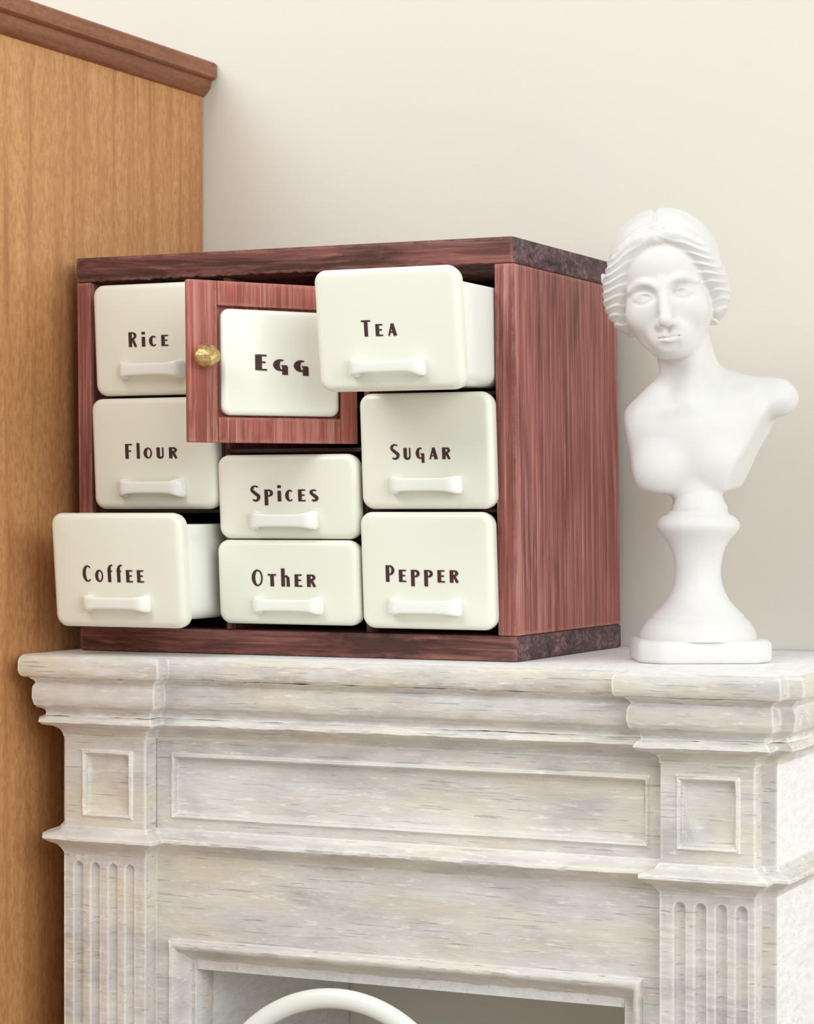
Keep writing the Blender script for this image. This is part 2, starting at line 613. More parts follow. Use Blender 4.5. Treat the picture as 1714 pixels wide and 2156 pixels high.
fluted_shaft(PL0, PL1, (-0.5505, -0.5265, -0.5010, -0.4770), 0.7455)
fluted_shaft(PR0, PR1, (0.2275, 0.2515, 0.2755, 0.2985), 0.7470)

# ------------------------------------------------------------------ white ring leaning on the lintel
bm = bmesh.new()
RC, RR = 0.1655, 0.0118
top_y, bot_y = YP - 0.012, YP - 0.045
cen = Vector((-0.1855, 0, 0))
rings = []
N = 96
lean_a = math.asin((bot_y - top_y) / (2 * RC))
for i in range(N):
    a = 2 * math.pi * i / N
    ring = []
    for k in range(16):
        b = 2 * math.pi * k / 16
        rad = RC + RR * math.cos(b)
        p = Vector((rad * math.sin(a), RR * 0.8 * math.sin(b), rad * math.cos(a)))
        p = Matrix.Rotation(lean_a, 3, 'X') @ p
        ring.append(p)
    rings.append(ring)
vr = [[bm.verts.new(p) for p in r_] for r_ in rings]
for i in range(N):
    a, b = vr[i], vr[(i + 1) % N]
    for k in range(16):
        bm.faces.new((a[k], a[(k + 1) % 16], b[(k + 1) % 16], b[k]))
zmin = min(v.co.z for v in bm.verts)
bmesh.ops.translate(bm, verts=bm.verts, vec=(-0.1855, (top_y + bot_y) / 2, FLOOR - zmin))
ringo = from_bm('ring', bm, M['enamel'], None, 180)
tag(ringo, 'glossy white ring standing upright in front of the fireplace opening', 'ring')

# ------------------------------------------------------------------ drawer cabinet
dc = empty('drawer_cabinet', (-0.30, 0.18, 1.0))
tag(dc, 'small red-brown wooden drawer cabinet with ivory ceramic drawers on the white mantel', 'cabinet')
LEAN = 0.0115


def lean(v):
    return Vector((v.x - LEAN * (v.z - 1.0) , v.y, v.z))


def leanw(v):
    """boards are hand-cut: a faint waver"""
    q = lean(v)
    return q


CD = 0.357
box('bottom_board', (-0.6035, 0.0, 0.0, CD, 1.0004, 1.0305), [M['wood_x'], M['end']], dc, bev=0.003, fn=lean, endx=True)
box('side_panel', (-0.6030, -0.5825, 0.001, CD - 0.001, 1.0307, 1.4690), M['wood_z'], dc, bev=0.0015, fn=lean)
box('side_panel', (-0.0250, -0.0005, 0.001, CD - 0.001, 1.0307, 1.4690), M['wood_z'], dc, bev=0.0015, fn=lean)
# top board with a splintered lower front edge
bm = bmesh.new()
bbox(bm, -0.6035, 0.0, 0.0, CD, 1.4692, 1.5003, bev=0.002)
for f in bm.faces:
    f.normal_update()
    if abs(f.normal.x) > 0.8:
        f.material_index = 1
ee = [e for e in bm.edges if abs(e.verts[0].co.x - e.verts[1].co.x) > 0.4]
bmesh.ops.subdivide_edges(bm, edges=ee, cuts=140, use_grid_fill=True)
for v in bm.verts:
    if v.co.y < 0.0025 and v.co.z < 1.473 and -0.575 < v.co.x < -0.03:
        v.co.z += 0.0022 * noise.noise(Vector((v.co.x * 130, 0, 0))) + 0.0012 * noise.noise(Vector((v.co.x * 33, 2, 0)))
    v.co = lean(v.co)
from_bm('top_board', bm, [M['wood_x'], M['end']], dc, 35)
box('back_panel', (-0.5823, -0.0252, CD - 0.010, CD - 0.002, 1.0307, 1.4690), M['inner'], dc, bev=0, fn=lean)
for x in (-0.3945, -0.2010):
    box('divider', (x - 0.0035, x + 0.0035, 0.016, CD - 0.0105, 1.0307, 1.4690), M['wood_z'], dc, bev=0.001, fn=lean)
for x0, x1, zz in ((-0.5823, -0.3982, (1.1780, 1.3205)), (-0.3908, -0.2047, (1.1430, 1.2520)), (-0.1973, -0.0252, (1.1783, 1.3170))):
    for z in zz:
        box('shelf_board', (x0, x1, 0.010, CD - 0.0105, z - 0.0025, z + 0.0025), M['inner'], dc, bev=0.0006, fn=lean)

# --- lettering: a small hand-made stroke alphabet, thick left strokes and thin right ones


def arc(cx, cy, rx, ry, a0, a1, n=18, tk=0.2, tn=0.085, heavy=180.0):
    pts = []
    for i in range(n + 1):
        a = a0 + (a1 - a0) * i / n
        c = max(0.0, math.cos(R(a - heavy)))
        wv = tn + (tk - tn) * c ** 1.2
        pts.append((cx + rx * math.cos(R(a)), cy + ry * math.sin(R(a)), wv))
    return pts


TK, TN = 0.20, 0.095


def bar(x0, y0, x1, y1, w0, w1=None):
    return [(x0, y0, w0), (x1, y1, w1 if w1 else w0)]


def E_(h):
    return 0.40, [bar(0.10, 0, 0.10, h, TK), bar(0.1, h - 0.045, 0.40, h - 0.045, 0.09), bar(0.1, h * 0.52, 0.36, h * 0.52, 0.09), bar(0.1, 0.045, 0.41, 0.045, 0.09)]


def R_(h):
    return 0.50, [bar(0.10, 0, 0.10, h, TK), [(0.1, h - 0.045, 0.09)] + arc(0.22, h * 0.755, 0.17, h * 0.245 - 0.045, 90, -90, 12, 0.16, 0.09, 0) + [(0.1, h * 0.51 + 0.045, 0.09)],
                  bar(0.24, h * 0.52, 0.42, 0, 0.15, 0.15)]


def P_(h, desc=0.0):
    return 0.46, [bar(0.10, -desc, 0.10, h, TK), [(0.1, h - 0.045, 0.09)] + arc(0.22, h * 0.70, 0.18, h * 0.30 - 0.045, 90, -90, 12, 0.17, 0.09, 0) + [(0.1, h * 0.40 + 0.045, 0.09)]]


def C_(h, wd=0.44):
    return wd, [arc(wd * 0.55, h / 2, wd * 0.42, h / 2 - 0.045, 48, 312, 22)]


def O_(h, wd=0.50):
    return wd, [arc(wd / 2, h / 2, wd * 0.40, h / 2 - 0.045, 0, 360, 30, 0.20, 0.09)]


def S_(h, wd=0.44):
    m = wd / 2
    return wd, [arc(m, h * 0.735, m * 0.78, h * 0.265 - 0.05, 40, 200, 12, 0.17, 0.09) + [(m, h * 0.5, 0.20)] +
                [(x, y, 0.20 - 0.11 * k / 12) for k, (x, y, _) in enumerate(arc(m, h * 0.265, m * 0.78, h * 0.265 - 0.05, 20, -140, 12))]]


def T_(h, wd=0.46):
    return wd, [bar(wd / 2, 0, wd / 2, h, TK), bar(0, h - 0.05, wd, h - 0.05, 0.10)]


def A_(h):
    return 0.50, [bar(0.06, 0, 0.25, h, 0.09, 0.10), bar(0.25, h, 0.42, 0, 0.18, 0.20), bar(0.12, h * 0.30, 0.36, h * 0.30, 0.08)]


def U_(h):
    return 0.46, [[(0.10, h, TK), (0.10, 0.2, TK)] + [(x, y, 0.20 - 0.11 * k / 10) for k, (x, y, _) in enumerate(arc(0.235, 0.2, 0.135, 0.15, 180, 360, 10))] + [(0.37, h, 0.09)]]


def g_(h):
    return 0.50, [arc(0.26, h / 2 + 0.02, 0.17, h / 2 - 0.05, 62, 318, 20, 0.20, 0.09), bar(0.41, h * 0.46, 0.41, -0.22, 0.17), bar(0.27, h * 0.47, 0.48, h * 0.47, 0.08)]


SM = 0.74
GL = {
    'R': R_(1.0), 'r': R_(SM), 'i': (0.20, [bar(0.1, 0, 0.1, 0.66, TK), bar(0.1, 0.82, 0.1, 1.0, TK)]), 'c': C_(0.72, 0.40), 'E': E_(1.0), 'e': E_(SM),
    'F': (0.40, [bar(0.10, 0, 0.10, 1, TK), bar(0.1, 0.955, 0.42, 0.955, 0.09), bar(0.1, 0.52, 0.36, 0.52, 0.09)]),
    'l': (0.20, [bar(0.1, 0, 0.1, 1.05, 0.18)]), 'o': O_(SM, 0.44), 'u': U_(SM), 'C': C_(1.0, 0.52), 'O': O_(1.0, 0.58),
    'f': (0.30, [[(0.12, 0, TK), (0.12, 0.80, TK)] + [(0.17, 0.95, 0.14), (0.25, 1.01, 0.10), (0.34, 1.0, 0.09)], bar(0.0, 0.66, 0.30, 0.66, 0.08)]),
    'S': S_(1.0, 0.48), 's': S_(SM, 0.40), 'p': P_(SM, 0.24), 'P': P_(1.0), 'T': T_(1.0, 0.52), 't': T_(SM, 0.46), 'a': A_(SM),
    'h': (0.46, [bar(0.1, 0, 0.1, 1.08, TK), [(0.1, 0.45, 0.10), (0.2, 0.60, 0.12), (0.30, 0.62, 0.14), (0.37, 0.52, 0.17), (0.38, 0, 0.18)]]),
    'g': g_(SM),
}


def word_strokes(word):
    gap = 0.27
    x = 0.0
    out = []
    for i, ch in enumerate(word):
        wd, st = GL[ch]
        for s in st:
            out.append([(px + x, py, pw) for px, py, pw in s])
        x += wd + gap
    return out, x - gap


def lettering(word, place, parent, bold=1.0, out=Vector((0, -1, 0))):
    """place(s, t) -> point on the face; s 0..1 along the word, t in cap heights"""
    strokes, total = word_strokes(word)
    bm = bmesh.new()
    for si, s in enumerate(strokes):
        lift = out * (si * 1.5e-5)
        pts = [Vector((a, b)) for a, b, _ in s]
        # drop repeated points
        keep = [0]
        for i in range(1, len(pts)):
            if (pts[i] - pts[keep[-1]]).length > 1e-4:
                keep.append(i)
        pts = [pts[i] for i in keep]
        ws = [s[i][2] * bold for i in keep]
        L, Rr = [], []
        for i, p in enumerate(pts):
            a = pts[max(i - 1, 0)]
            b = pts[min(i + 1, len(pts) - 1)]
            d = (b - a).normalized()
            nrm = Vector((-d.y, d.x)) * ws[i] / 2
            L.append(p + nrm)
            Rr.append(p - nrm)
        lv = [bm.verts.new(place(q.x / total, q.y) + lift) for q in L]
        rv = [bm.verts.new(place(q.x / total, q.y) + lift) for q in Rr]
        for i in range(len(lv) - 1):
            bm.faces.new((rv[i], rv[i + 1], lv[i + 1], lv[i]))
    return from_bm('lettering', bm, M['ink'], parent)


def sweep_handle(name, place, width, parent, rnd):
    """ceramic bow pull: two flared lugs and a slim bar; place(x, out, z)"""
    hw = width / 2
    w1 = 0.0098 * rnd.uniform(0.95, 1.08)
    mid = 0.0074 * rnd.uniform(0.92, 1.08)
    sag = rnd.uniform(-0.0010, 0.0012)
    lug = w1 * 1.13
    half = [(0.0058, -0.002, lug * 1.04, 0.0066, 0.0), (0.0058, 0.004, lug, 0.0060, 0.0), (0.0062, 0.0085, lug * 0.96, 0.0058, 0.15),
            (0.0085, 0.0122, lug * 0.88, 0.0044, 0.7), (0.0150, 0.0135, mid * 1.05, 0.0034, 1.0), (0.0240, 0.0130, mid * 0.96, 0.0031, 1.0)]
    st = [(-hw + a_, o_, h_, t_, g_) for a_, o_, h_, t_, g_ in half] + [(hw - a_, o_, h_, t_, 2 - g_) for a_, o_, h_, t_, g_ in reversed(half)]
    bm = bmesh.new()
    rings = []
    for x, o, hz, th, ang in st:
        # ang 0: path runs outward, 1: along x, 2: back inward
        a = ang * math.pi / 2
        dirx, diro = math.sin(a), math.cos(a)      # path direction
        nx, no = -diro, dirx                        # in-plane normal
        ring = []
        sg = sag * (1 - (x / hw) ** 2)
        for (u, v) in rrect(-1, 1, -1, 1, 0.55, 3):
            ring.append(place(x + nx * u * th, o + no * u * th, v * hz + sg))
        rings.append(ring)
    loft(bm, rings, cap0=True, cap1=True)
    o = from_bm(name, bm, M['enamel'], parent, 180)
    md = o.modifiers.new('round', 'SUBSURF')
    md.levels = md.render_levels = 2
    return o


TH = 0.022
DRAWERS = [
    ('Rice', -0.5699, -0.3943, 1.3226, 1.4622, 0, (-0.5166, -0.4595, 1.3830, 1.4015), (-0.5290, -0.4365, 1.3537)),
    ('Flour', -0.5720, -0.3943, 1.1801, 1.3191, 0, (-0.5214, -0.4459, 1.2432, 1.2617), (-0.5290, -0.4359, 1.2061)),
    ('Coffee', -0.5709, -0.3871, 1.0362, 1.1754, 0.092, (-0.5252, -0.4398, 1.0913, 1.1116), (-0.5242, -0.4317, 1.0652)),
    ('Spices', -0.3908, -0.2001, 1.1435, 1.2465, 0, (-0.3422, -0.2510, 1.1893, 1.2090), (-0.3424, -0.2514, 1.1667)),
    ('Other', -0.3908, -0.1982, 1.0394, 1.1424, 0, (-0.3402, -0.2529, 1.0859, 1.1063), (-0.3378, -0.2437, 1.0633)),
    ('Tea', -0.1947, -0.0134, 1.3152, 1.4546, 0.118, (-0.1349, -0.0905, 1.3768, 1.3953), (-0.1503, -0.0566, 1.3418)),
    ('Sugar', -0.1960, -0.0240, 1.1799, 1.3179, 0, (-0.1534, -0.0755, 1.2387, 1.2573), (-0.1540, -0.0622, 1.2084)),
    ('Pepper', -0.1948, -0.0234, 1.0373, 1.1765, 0, (-0.1602, -0.0651, 1.0933, 1.1131), (-0.1552, -0.0622, 1.0645)),
]
rnd = random.Random(5)
for word, x0, x1, z0, z1, pull, tx, hd in DRAWERS:
    zc = (z0 + z1) / 2
    k = 0.085 if pull else 0.05          # faces lean: tops a little further out
    if word in ('Tea',):
        k = 0.12

    def face(x, y, z, zc=zc, k=k):
        return Vector((x - LEAN * (z - zc), y - k * (z - zc), z))
    yf = -TH - pull
    bm = bmesh.new()
    rr, fi = 0.0148, 0.0085
    rings = []
    for i in range(3):
        rings.append([face(x, -0.002 - pull - 0.004 * i, z) for x, z in rrect(x0 + 0.001 - 0.0005 * i, x1 - 0.001 + 0.0005 * i, z0 + 0.001 - 0.0005 * i, z1 - 0.001 + 0.0005 * i, rr, 8)])
    for i in range(8):
        a = R(90 * i / 7)
        ins = fi * (1 - math.cos(a))
        rings.append([face(x, yf + fi - fi * math.sin(a), z) for x, z in rrect(x0 + ins, x1 - ins, z0 + ins, z1 - ins, max(rr - ins, 0.006), 8)])
    for ins, d in ((0.014, -0.0003), (0.024, -0.0006), (0.045, -0.0009)):
        ins = min(ins, (z1 - z0) / 2 - 0.004)
        rings.append([face(x, yf + d, z) for x, z in rrect(x0 + ins, x1 - ins, z0 + ins, z1 - ins, 0.003, 8)])
    loft(bm, rings, cap0=True, cap1=True)
    dr = from_bm('drawer', bm, M['ivory'], dc, 50)
    tag(dr, 'ivory ceramic drawer front reading %s%s' % (word, ', pulled out' if pull else ''))
    # tray behind the front
    bm = bmesh.new()
    bx0, bx1, bz0, bz1 = x0 + 0.013, x1 - (0.018 if pull else 0.013), z0 + 0.008, z1 - 0.014
    rb, tk = 0.016, 0.004
    outer = [(bx0, bz1)] + [(bx0 + rb - rb * math.cos(R(t)), bz0 + rb - rb * math.sin(R(t))) for t in range(0, 91, 15)] + \
            [(bx1 - rb + rb * math.sin(R(t)), bz0 + rb - rb * math.cos(R(t))) for t in range(0, 91, 15)] + [(bx1, bz1)]
    ri = rb - tk
    inner = [(bx1 - tk, bz1)] + [(bx1 - rb + ri * math.cos(R(t)), bz0 + rb - ri * math.sin(R(t))) for t in range(0, 91, 15)] + \
            [(bx0 + rb - ri * math.sin(R(t)), bz0 + rb - ri * math.cos(R(t))) for t in range(0, 91, 15)] + [(bx0 + tk, bz1)]
    prof = outer + inner
    yb0, yb1 = -pull - 0.003, 0.29 - pull
    loft(bm, [[lean(Vector((x, y, z))) + Vector((LEAN * (zc - 1), 0, 0)) for x, z in prof] for y in (yb0, yb1)], cap0=True, cap1=True)
    no = len(outer)
    back = [lean(Vector((x, yb1 - 0.002, z))) + Vector((LEAN * (zc - 1), 0, 0)) for x, z in outer]
    back2 = [v + Vector((0, -0.004, 0)) for v in back]
    loft(bm, [back, back2], cap0=True, cap1=True)
    from_bm('drawer_box', bm, M['enamel'] if pull else M['ivory'], dr, 35)
    t0, t1, tz0, tz1 = tx
    lettering(word, lambda s, t: face(t0 + (t1 - t0) * s, yf - 0.0014, tz0 + (tz1 - tz0) * t), dr)
    h0, h1, hz = hd
    hc = (h0 + h1) / 2
    sweep_handle('handle', lambda x, o, z: face(hc + x, yf - 0.0005 - o, hz + z), h1 - h0, dr, rnd)

# --- the small door standing open in the middle column, hinged at its right
HX, HY, DA = -0.2137, 0.0088, R(46.98)
ddx, ddy = -math.cos(DA), -math.sin(DA)      # hinge -> free edge
# outward normal of the door front (towards the viewer)
NV = Vector((ddy * -1, ddx, 0))
if NV.y > 0:
    NV = -NV


def dpt(t, out, z):
    zz = z + 0.0035 * (t - 0.1) / 0.2 * max(0, (z - 1.3)) / 0.15
    return Vector((HX + ddx * t + NV.x * out - LEAN * (z - 1.36), HY + ddy * t + NV.y * out, zz))


def dbox(name, t0, t1, o0, o1, z0, z1, mat, parent, bev=0.0012):
    bm = bmesh.new()
    bbox(bm, t0, t1, o0, o1, z0, z1, bev=bev)
    for v in bm.verts:
        v.co = dpt(v.co.x, v.co.y, v.co.z)
    return from_bm(name, bm, mat, parent, 35)


DW, DZ0, DZ1 = 0.2135, 1.2588, 1.4495
door = dbox('door', 0.004, DW - 0.004, -0.016, -0.011, DZ0 + 0.004, DZ1 - 0.004, M['wood_door'], dc)
tag(door, 'red-brown framed door standing open with an ivory tile reading Egg')
dbox('stile', 0.1770, DW, -0.0108, 0.0, DZ0, DZ1, M['wood_door'], door)
dbox('stile', 0.0, 0.0215, -0.0108, 0.0, DZ0, DZ1, M['wood_door'], door)
dbox('rail', 0.0217, 0.1768, -0.0108, -0.0003, 1.4205, DZ1, M['wood_door'], door)
dbox('rail', 0.0217, 0.1768, -0.0108, -0.0003, DZ0, 1.2890, M['wood_door'], door)
bm = bmesh.new()
rings = []
ta, tb, za, zb = 0.0242, 0.1725, 1.2912, 1.4172
for o in (-0.0107, -0.002):
    rings.append([dpt(t, o, z) for t, z in rrect(ta, tb, za, zb, 0.011, 7)])
for i in range(7):
    a = R(90 * i / 6)
    ins = 0.006 * (1 - math.cos(a))
    rings.append([dpt(t, -0.002 + 0.006 * math.sin(a), z) for t, z in rrect(ta + ins, tb - ins, za + ins, zb - ins, max(0.011 - ins, 0.005), 7)])
loft(bm, rings, cap0=True, cap1=True)
tile = from_bm('ceramic_tile', bm, M['tile'], door, 50)
lettering('Egg', lambda s, t: dpt(0.1308 - s * 0.0660, 0.0046, 1.3452 + t * 0.0187 - 0.0012 * s), door, 1.25, NV)
bm = bmesh.new()
bmesh.ops.create_icosphere(bm, subdivisions=2, radius=1.0)
for v in bm.verts:
    c = v.co.copy()
    q = c + 0.10 * Vector((noise.noise(c * 2.1), noise.noise(c * 2.1 + Vector((5, 0, 0))), noise.noise(c * 2.1 + Vector((0, 7, 0)))))
    if q.x < -0.6:
        q.x *= 1.18
    v.co = dpt(0.1960 + q.x * 0.0155, 0.0145 + q.y * 0.0125, 1.3600 + q.z * 0.0140)
n0 = len(bm.verts)
rg = [[dpt(0.1965 + rad * math.cos(2 * math.pi * k / 10), o, 1.3600 + rad * math.sin(2 * math.pi * k / 10)) for k in range(10)] for o, rad in ((-0.0005, 0.008), (0.002, 0.0075), (0.006, 0.006))]
loft(bm, rg, cap0=True, cap1=True)
knob = from_bm('knob', bm, M['brass'], door)
tag(knob, 'faceted brass knob')

# ------------------------------------------------------------------ plaster bust
S = 0.000563
bust = empty('bust', (0.1813, 0.1208, 1.0004))
tag(bust, 'white plaster bust of a woman with wavy parted hair on a round socle', 'bust')
bust.rotation_euler = (0, 0, math.atan2(0.31, 0.9507))


def ss(x):
    return x * x * (3 - 2 * x)


class Field:
    def __init__(self, lo, hi, h):
        self.h = h
        self.lo = np.array(lo, np.float32)
        self.ax = [np.arange(lo[i], hi[i], h, dtype=np.float32) for i in range(3)]
        self.S = np.full([len(a) for a in self.ax], 60.0, np.float32)

    def sub(self, c, bound):
        sl = []
        for i in range(3):
            a = int(np.searchsorted(self.ax[i], c[i] - bound[i]))
            b = int(np.searchsorted(self.ax[i], c[i] + bound[i]))
            sl.append(slice(max(a, 0), max(b, 0)))
        X = self.ax[0][sl[0]][:, None, None]
        Y = self.ax[1][sl[1]][None, :, None]
        Z = self.ax[2][sl[2]][None, None, :]
        return tuple(sl), X, Y, Z


def smin(a, b, k):
    hh = np.clip(0.5 + 0.5 * (b - a) / k, 0, 1)
    return b * (1 - hh) + a * hh - k * hh * (1 - hh)


def smax(a, b, k):
    return -smin(-a, -b, k)


def d_ell(x, y, z, r):
    k0 = np.sqrt((x / r[0]) ** 2 + (y / r[1]) ** 2 + (z / r[2]) ** 2)
    k1 = np.sqrt((x / r[0] ** 2) ** 2 + (y / r[1] ** 2) ** 2 + (z / r[2] ** 2) ** 2) + 1e-6
    return k0 * (k0 - 1) / k1


def d_cap(x, y, z, a, b, ra, rb):
    ab = [b[i] - a[i] for i in range(3)]
    L2 = sum(q * q for q in ab)
    t = np.clip(((x - a[0]) * ab[0] + (y - a[1]) * ab[1] + (z - a[2]) * ab[2]) / L2, 0, 1)
    d = np.sqrt((x - a[0] - t * ab[0]) ** 2 + (y - a[1] - t * ab[1]) ** 2 + (z - a[2] - t * ab[2]) ** 2)
    return d - (ra + (rb - ra) * t)


GH = 1.5
FD = Field((-212, 312, -150), (236, 976, 150), GH)

# head frame: origin, rolled towards the left, turned a touch to the left
HO = np.array((-66.0, 788.0, 8.0))
roll, hyaw, hpit = R(8.0), R(-5.0), R(3.0)
Rz = np.array([[math.cos(roll), -math.sin(roll), 0], [math.sin(roll), math.cos(roll), 0], [0, 0, 1]])
Ry = np.array([[math.cos(hyaw), 0, math.sin(hyaw)], [0, 1, 0], [-math.sin(hyaw), 0, math.cos(hyaw)]])
Rx = np.array([[1, 0, 0], [0, math.cos(hpit), -math.sin(hpit)], [0, math.sin(hpit), math.cos(hpit)]])
HM = Rz @ Ry @ Rx


def h2w(p):
    return HO + HM @ np.array(p, float)


def apply(kind, k, op='add', frame='w', F=None, mod=None, **p):
    F = F or FD
    if kind == 'ell':
        c = np.array(p['c'], float)
        bound = np.full(3, max(p['r']) + k + 6.0) if frame == 'h' else np.array(p['r']) + k + 6.0
    else:
        a, b = np.array(p['a'], float), np.array(p['b'], float)
        c = (a + b) / 2
        rm = max(p['ra'], p['rb']) + k + 6.0
        bound = np.abs(b - a) / 2 + rm if frame == 'w' else np.full(3, np.linalg.norm(b - a) / 2 + rm)
    cw = h2w(c) if frame == 'h' else c
    sl, X, Y, Z = F.sub(cw, bound)
    if frame == 'h':
        dx, dy, dz = X - HO[0], Y - HO[1], Z - HO[2]
        m = HM.T.astype(np.float32)
        X = m[0, 0] * dx + m[0, 1] * dy + m[0, 2] * dz
        Y = m[1, 0] * dx + m[1, 1] * dy + m[1, 2] * dz
        Z = m[2, 0] * dx + m[2, 1] * dy + m[2, 2] * dz
    if kind == 'ell':
        d = d_ell(X - c[0], Y - c[1], Z - c[2], p['r'])
    else:
        d = d_cap(X, Y, Z, p['a'], p['b'], p['ra'], p['rb'])
    if mod is not None:
        d = d + mod(X, Y, Z)
    cur = F.S[sl]
    if op == 'add':
        F.S[sl] = smin(cur, d, k)
    else:
        F.S[sl] = smax(cur, -d, k)


def ell(c, r, k=12, op='add', frame='h', mod=None):
    apply('ell', k, op, frame, c=c, r=np.array(r, float), mod=mod)


def cap(a, b, ra, rb, k=12, op='add', frame='h', mod=None):
    apply('cap', k, op, frame, a=a, b=b, ra=ra, rb=rb, mod=mod)


def chain(pts, k=10, frame='h', op='add', mod=None):
    """one tube through all points, joined to the rest once"""
    A = np.array([p for p, _ in pts], float)
    rm = max(r for _, r in pts) + k + 6.0
    lo, hi = A.min(0), A.max(0)
    c = (lo + hi) / 2
    if frame == 'h':
        Wp = np.array([h2w(p) for p in A])
        sl, X, Y, Z = FD.sub((Wp.min(0) + Wp.max(0)) / 2, (Wp.max(0) - Wp.min(0)) / 2 + rm)
        dx, dy, dz = X - HO[0], Y - HO[1], Z - HO[2]
        m = HM.T.astype(np.float32)
        X = m[0, 0] * dx + m[0, 1] * dy + m[0, 2] * dz
        Y = m[1, 0] * dx + m[1, 1] * dy + m[1, 2] * dz
        Z = m[2, 0] * dx + m[2, 1] * dy + m[2, 2] * dz
    else:
        sl, X, Y, Z = FD.sub(c, (hi - lo) / 2 + rm)
    d = None
    for (a, ra), (b, rb) in zip(pts[:-1], pts[1:]):
        e = d_cap(X, Y, Z, a, b, ra, rb)
        d = e if d is None else np.minimum(d, e)
    if mod is not None:
        d = d + mod(X, Y, Z)
    if op == 'add':
        FD.S[sl] = smin(FD.S[sl], d, k)
    else:
        FD.S[sl] = smax(FD.S[sl], -d, k)


def curve(pts, k, op='add', frame='h', n=5, mod=None):
    """smooth tube through the points"""
    q = [np.array((*p, r), float) for p, r in pts]
    q = [2 * q[0] - q[1]] + q + [2 * q[-1] - q[-2]]
    out = []
    for i in range(1, len(q) - 2):
        for j in range(n):
            t = j / n
            a, b, c, d = q[i - 1:i + 3]
            out.append(0.5 * (2 * b + (c - a) * t + (2 * a - 5 * b + 4 * c - d) * t * t + (3 * b - a - 3 * c + d) * t ** 3))
    out.append(q[-2])
    chain([(tuple(v[:3]), max(v[3], 0.5)) for v in out], k, frame, op, mod)


# --- torso
wd = 'w'
ell((-8, 470, -42), (150, 150, 84), 10, frame=wd)
ell((-108, 500, -38), (56, 52, 56), 24, frame=wd)
cap((-45, 600, -40), (-112, 516, -40), 26, 34, 26, frame=wd)
cap((10, 610, -45), (128, 572, -55), 26, 32, 28, frame=wd)
ell((110, 520, -50), (70, 70, 58), 24, frame=wd)
ell((-82, 412, 2), (62, 56, 46), 26, frame=wd)
ell((42, 418, -2), (58, 60, 44), 26, frame=wd)
cap((-40, 534, 20), (-118, 526, -6), 7, 9, 24, frame=wd)      # collar bones
cap((-8, 536, 18), (112, 572, -18), 7, 10, 24, frame=wd)
# cut faces, all smooth edged
sl, X, Y, Z = FD.sub((10, 440, 0), (400, 200, 200))
cur = FD.S[sl]
pl = (-(X + 157) - (Y - 510) * 0.16) / 1.013                       # left arm cut
cur = smax(cur, pl, 12)
pr = ((X - 96) - 0.46 * (Y - 453) + 0.34 * (Z - 24)) / 1.15       # right arm cut
cur = smax(cur, pr, 6)
pb = 352 + 0.12 * np.abs(X + 28) - Y - 0.05 * Z
cur = smax(cur, pb.astype(np.float32), 11)
cur = smax(cur, -100 - Z + 0 * X, 10)
FD.S[sl] = cur
# arm stump at the right, its underside cut
sl, X, Y, Z = FD.sub((150, 566, -50), (100, 80, 90))
d = smin(d_ell(X - 158, Y - 561, Z + 52, (54, 42, 46)), d_cap(X, Y, Z, (90, 574, -50), (165, 570, -52), 28, 30), 16)
d = smax(d, ((516 - Y) + 0.10 * (X - 150)).astype(np.float32), 9)
FD.S[sl] = smin(FD.S[sl], d, 16)
# stem under the torso
chain([((2, 322, -8), 61), ((-2, 352, -14), 50)], 16, frame=wd)
sl, X, Y, Z = FD.sub((0, 320, 0), (120, 30, 120))
FD.S[sl] = smax(FD.S[sl], (318 - Y + 0 * X + 0 * Z).astype(np.float32), 1.0)
# --- neck
cap((-44, 705, -20), (-10, 560, -38), 53, 57, 20, frame=wd)
cap((-16, 690, -34), (16, 606, -46), 37, 30, 24, frame=wd)
cap((-4, 672, 10), (-24, 556, 18), 14, 9, 34, frame=wd)

# --- head
ell((0, 40, -28), (100, 108, 112), 10)
ell((0, -28, 12), (88, 106, 84), 18)
ell((0, 50, 26), (84, 64, 69), 24)
ell((0, -115, 55), (30, 27, 28), 30)
for s in (-1, 1):
    cap((70 * s, -46, -8), (24 * s, -116, 42), 20, 20, 28)
    ell((48 * s, -46, 54), (32, 30, 26), 30)
    ell((42 * s, -9, 106), (28, 13, 29), 15, 'sub')
    curve([((11 * s, 6, 95), 6), ((24 * s, 15, 94), 5), ((44 * s, 18, 86), 5), ((70 * s, 7, 64), 5)], 13)
    ell((42 * s, -12, 70), (20, 10.5, 18), 8)
    curve([((23 * s, -12, 85), 1.0), ((32 * s, -5, 89), 1.8), ((45 * s, -4, 87), 1.8), ((60 * s, -12, 76), 1.0)], 7)
    curve([((25 * s, -14, 84), 0.8), ((42 * s, -20.5, 85), 1.5), ((58 * s, -15, 77), 0.8)], 7)
cap((0, 18, 87), (0, -62, 113), 10.0, 12.5, 10)
ell((0, -67, 114), (14, 11.5, 12), 8)
for s in (-1, 1):
    ell((14.5 * s, -71, 101), (8.5, 8.5, 13), 7)
    ell((7 * s, -80, 108), (4, 3, 5), 4, 'sub')
ell((0, -95, 76), (40, 28, 22), 26)
cap((0, -84, 103), (0, -92, 102), 1.8, 2.4, 8, 'sub')
curve([((-23, -99, 88.5), 2.2), ((-9, -96, 98.5), 5.2), ((0, -97.5, 99.5), 4.8), ((9, -96, 98.5), 5.2), ((23, -99, 88.5), 2.2)], 7)
curve([((-19, -105, 90), 3.0), ((0, -108, 98.5), 6.8), ((19, -105, 90), 3.0)], 8)
curve([((-24, -99.5, 92), 1.0), ((-9, -101, 102.5), 1.2), ((0, -102, 104), 1.3), ((9, -101, 102.5), 1.2), ((24, -99.5, 92), 1.0)], 4, op='sub')
cap((-12, -121, 98), (12, -121, 98), 4, 4, 16, 'sub')
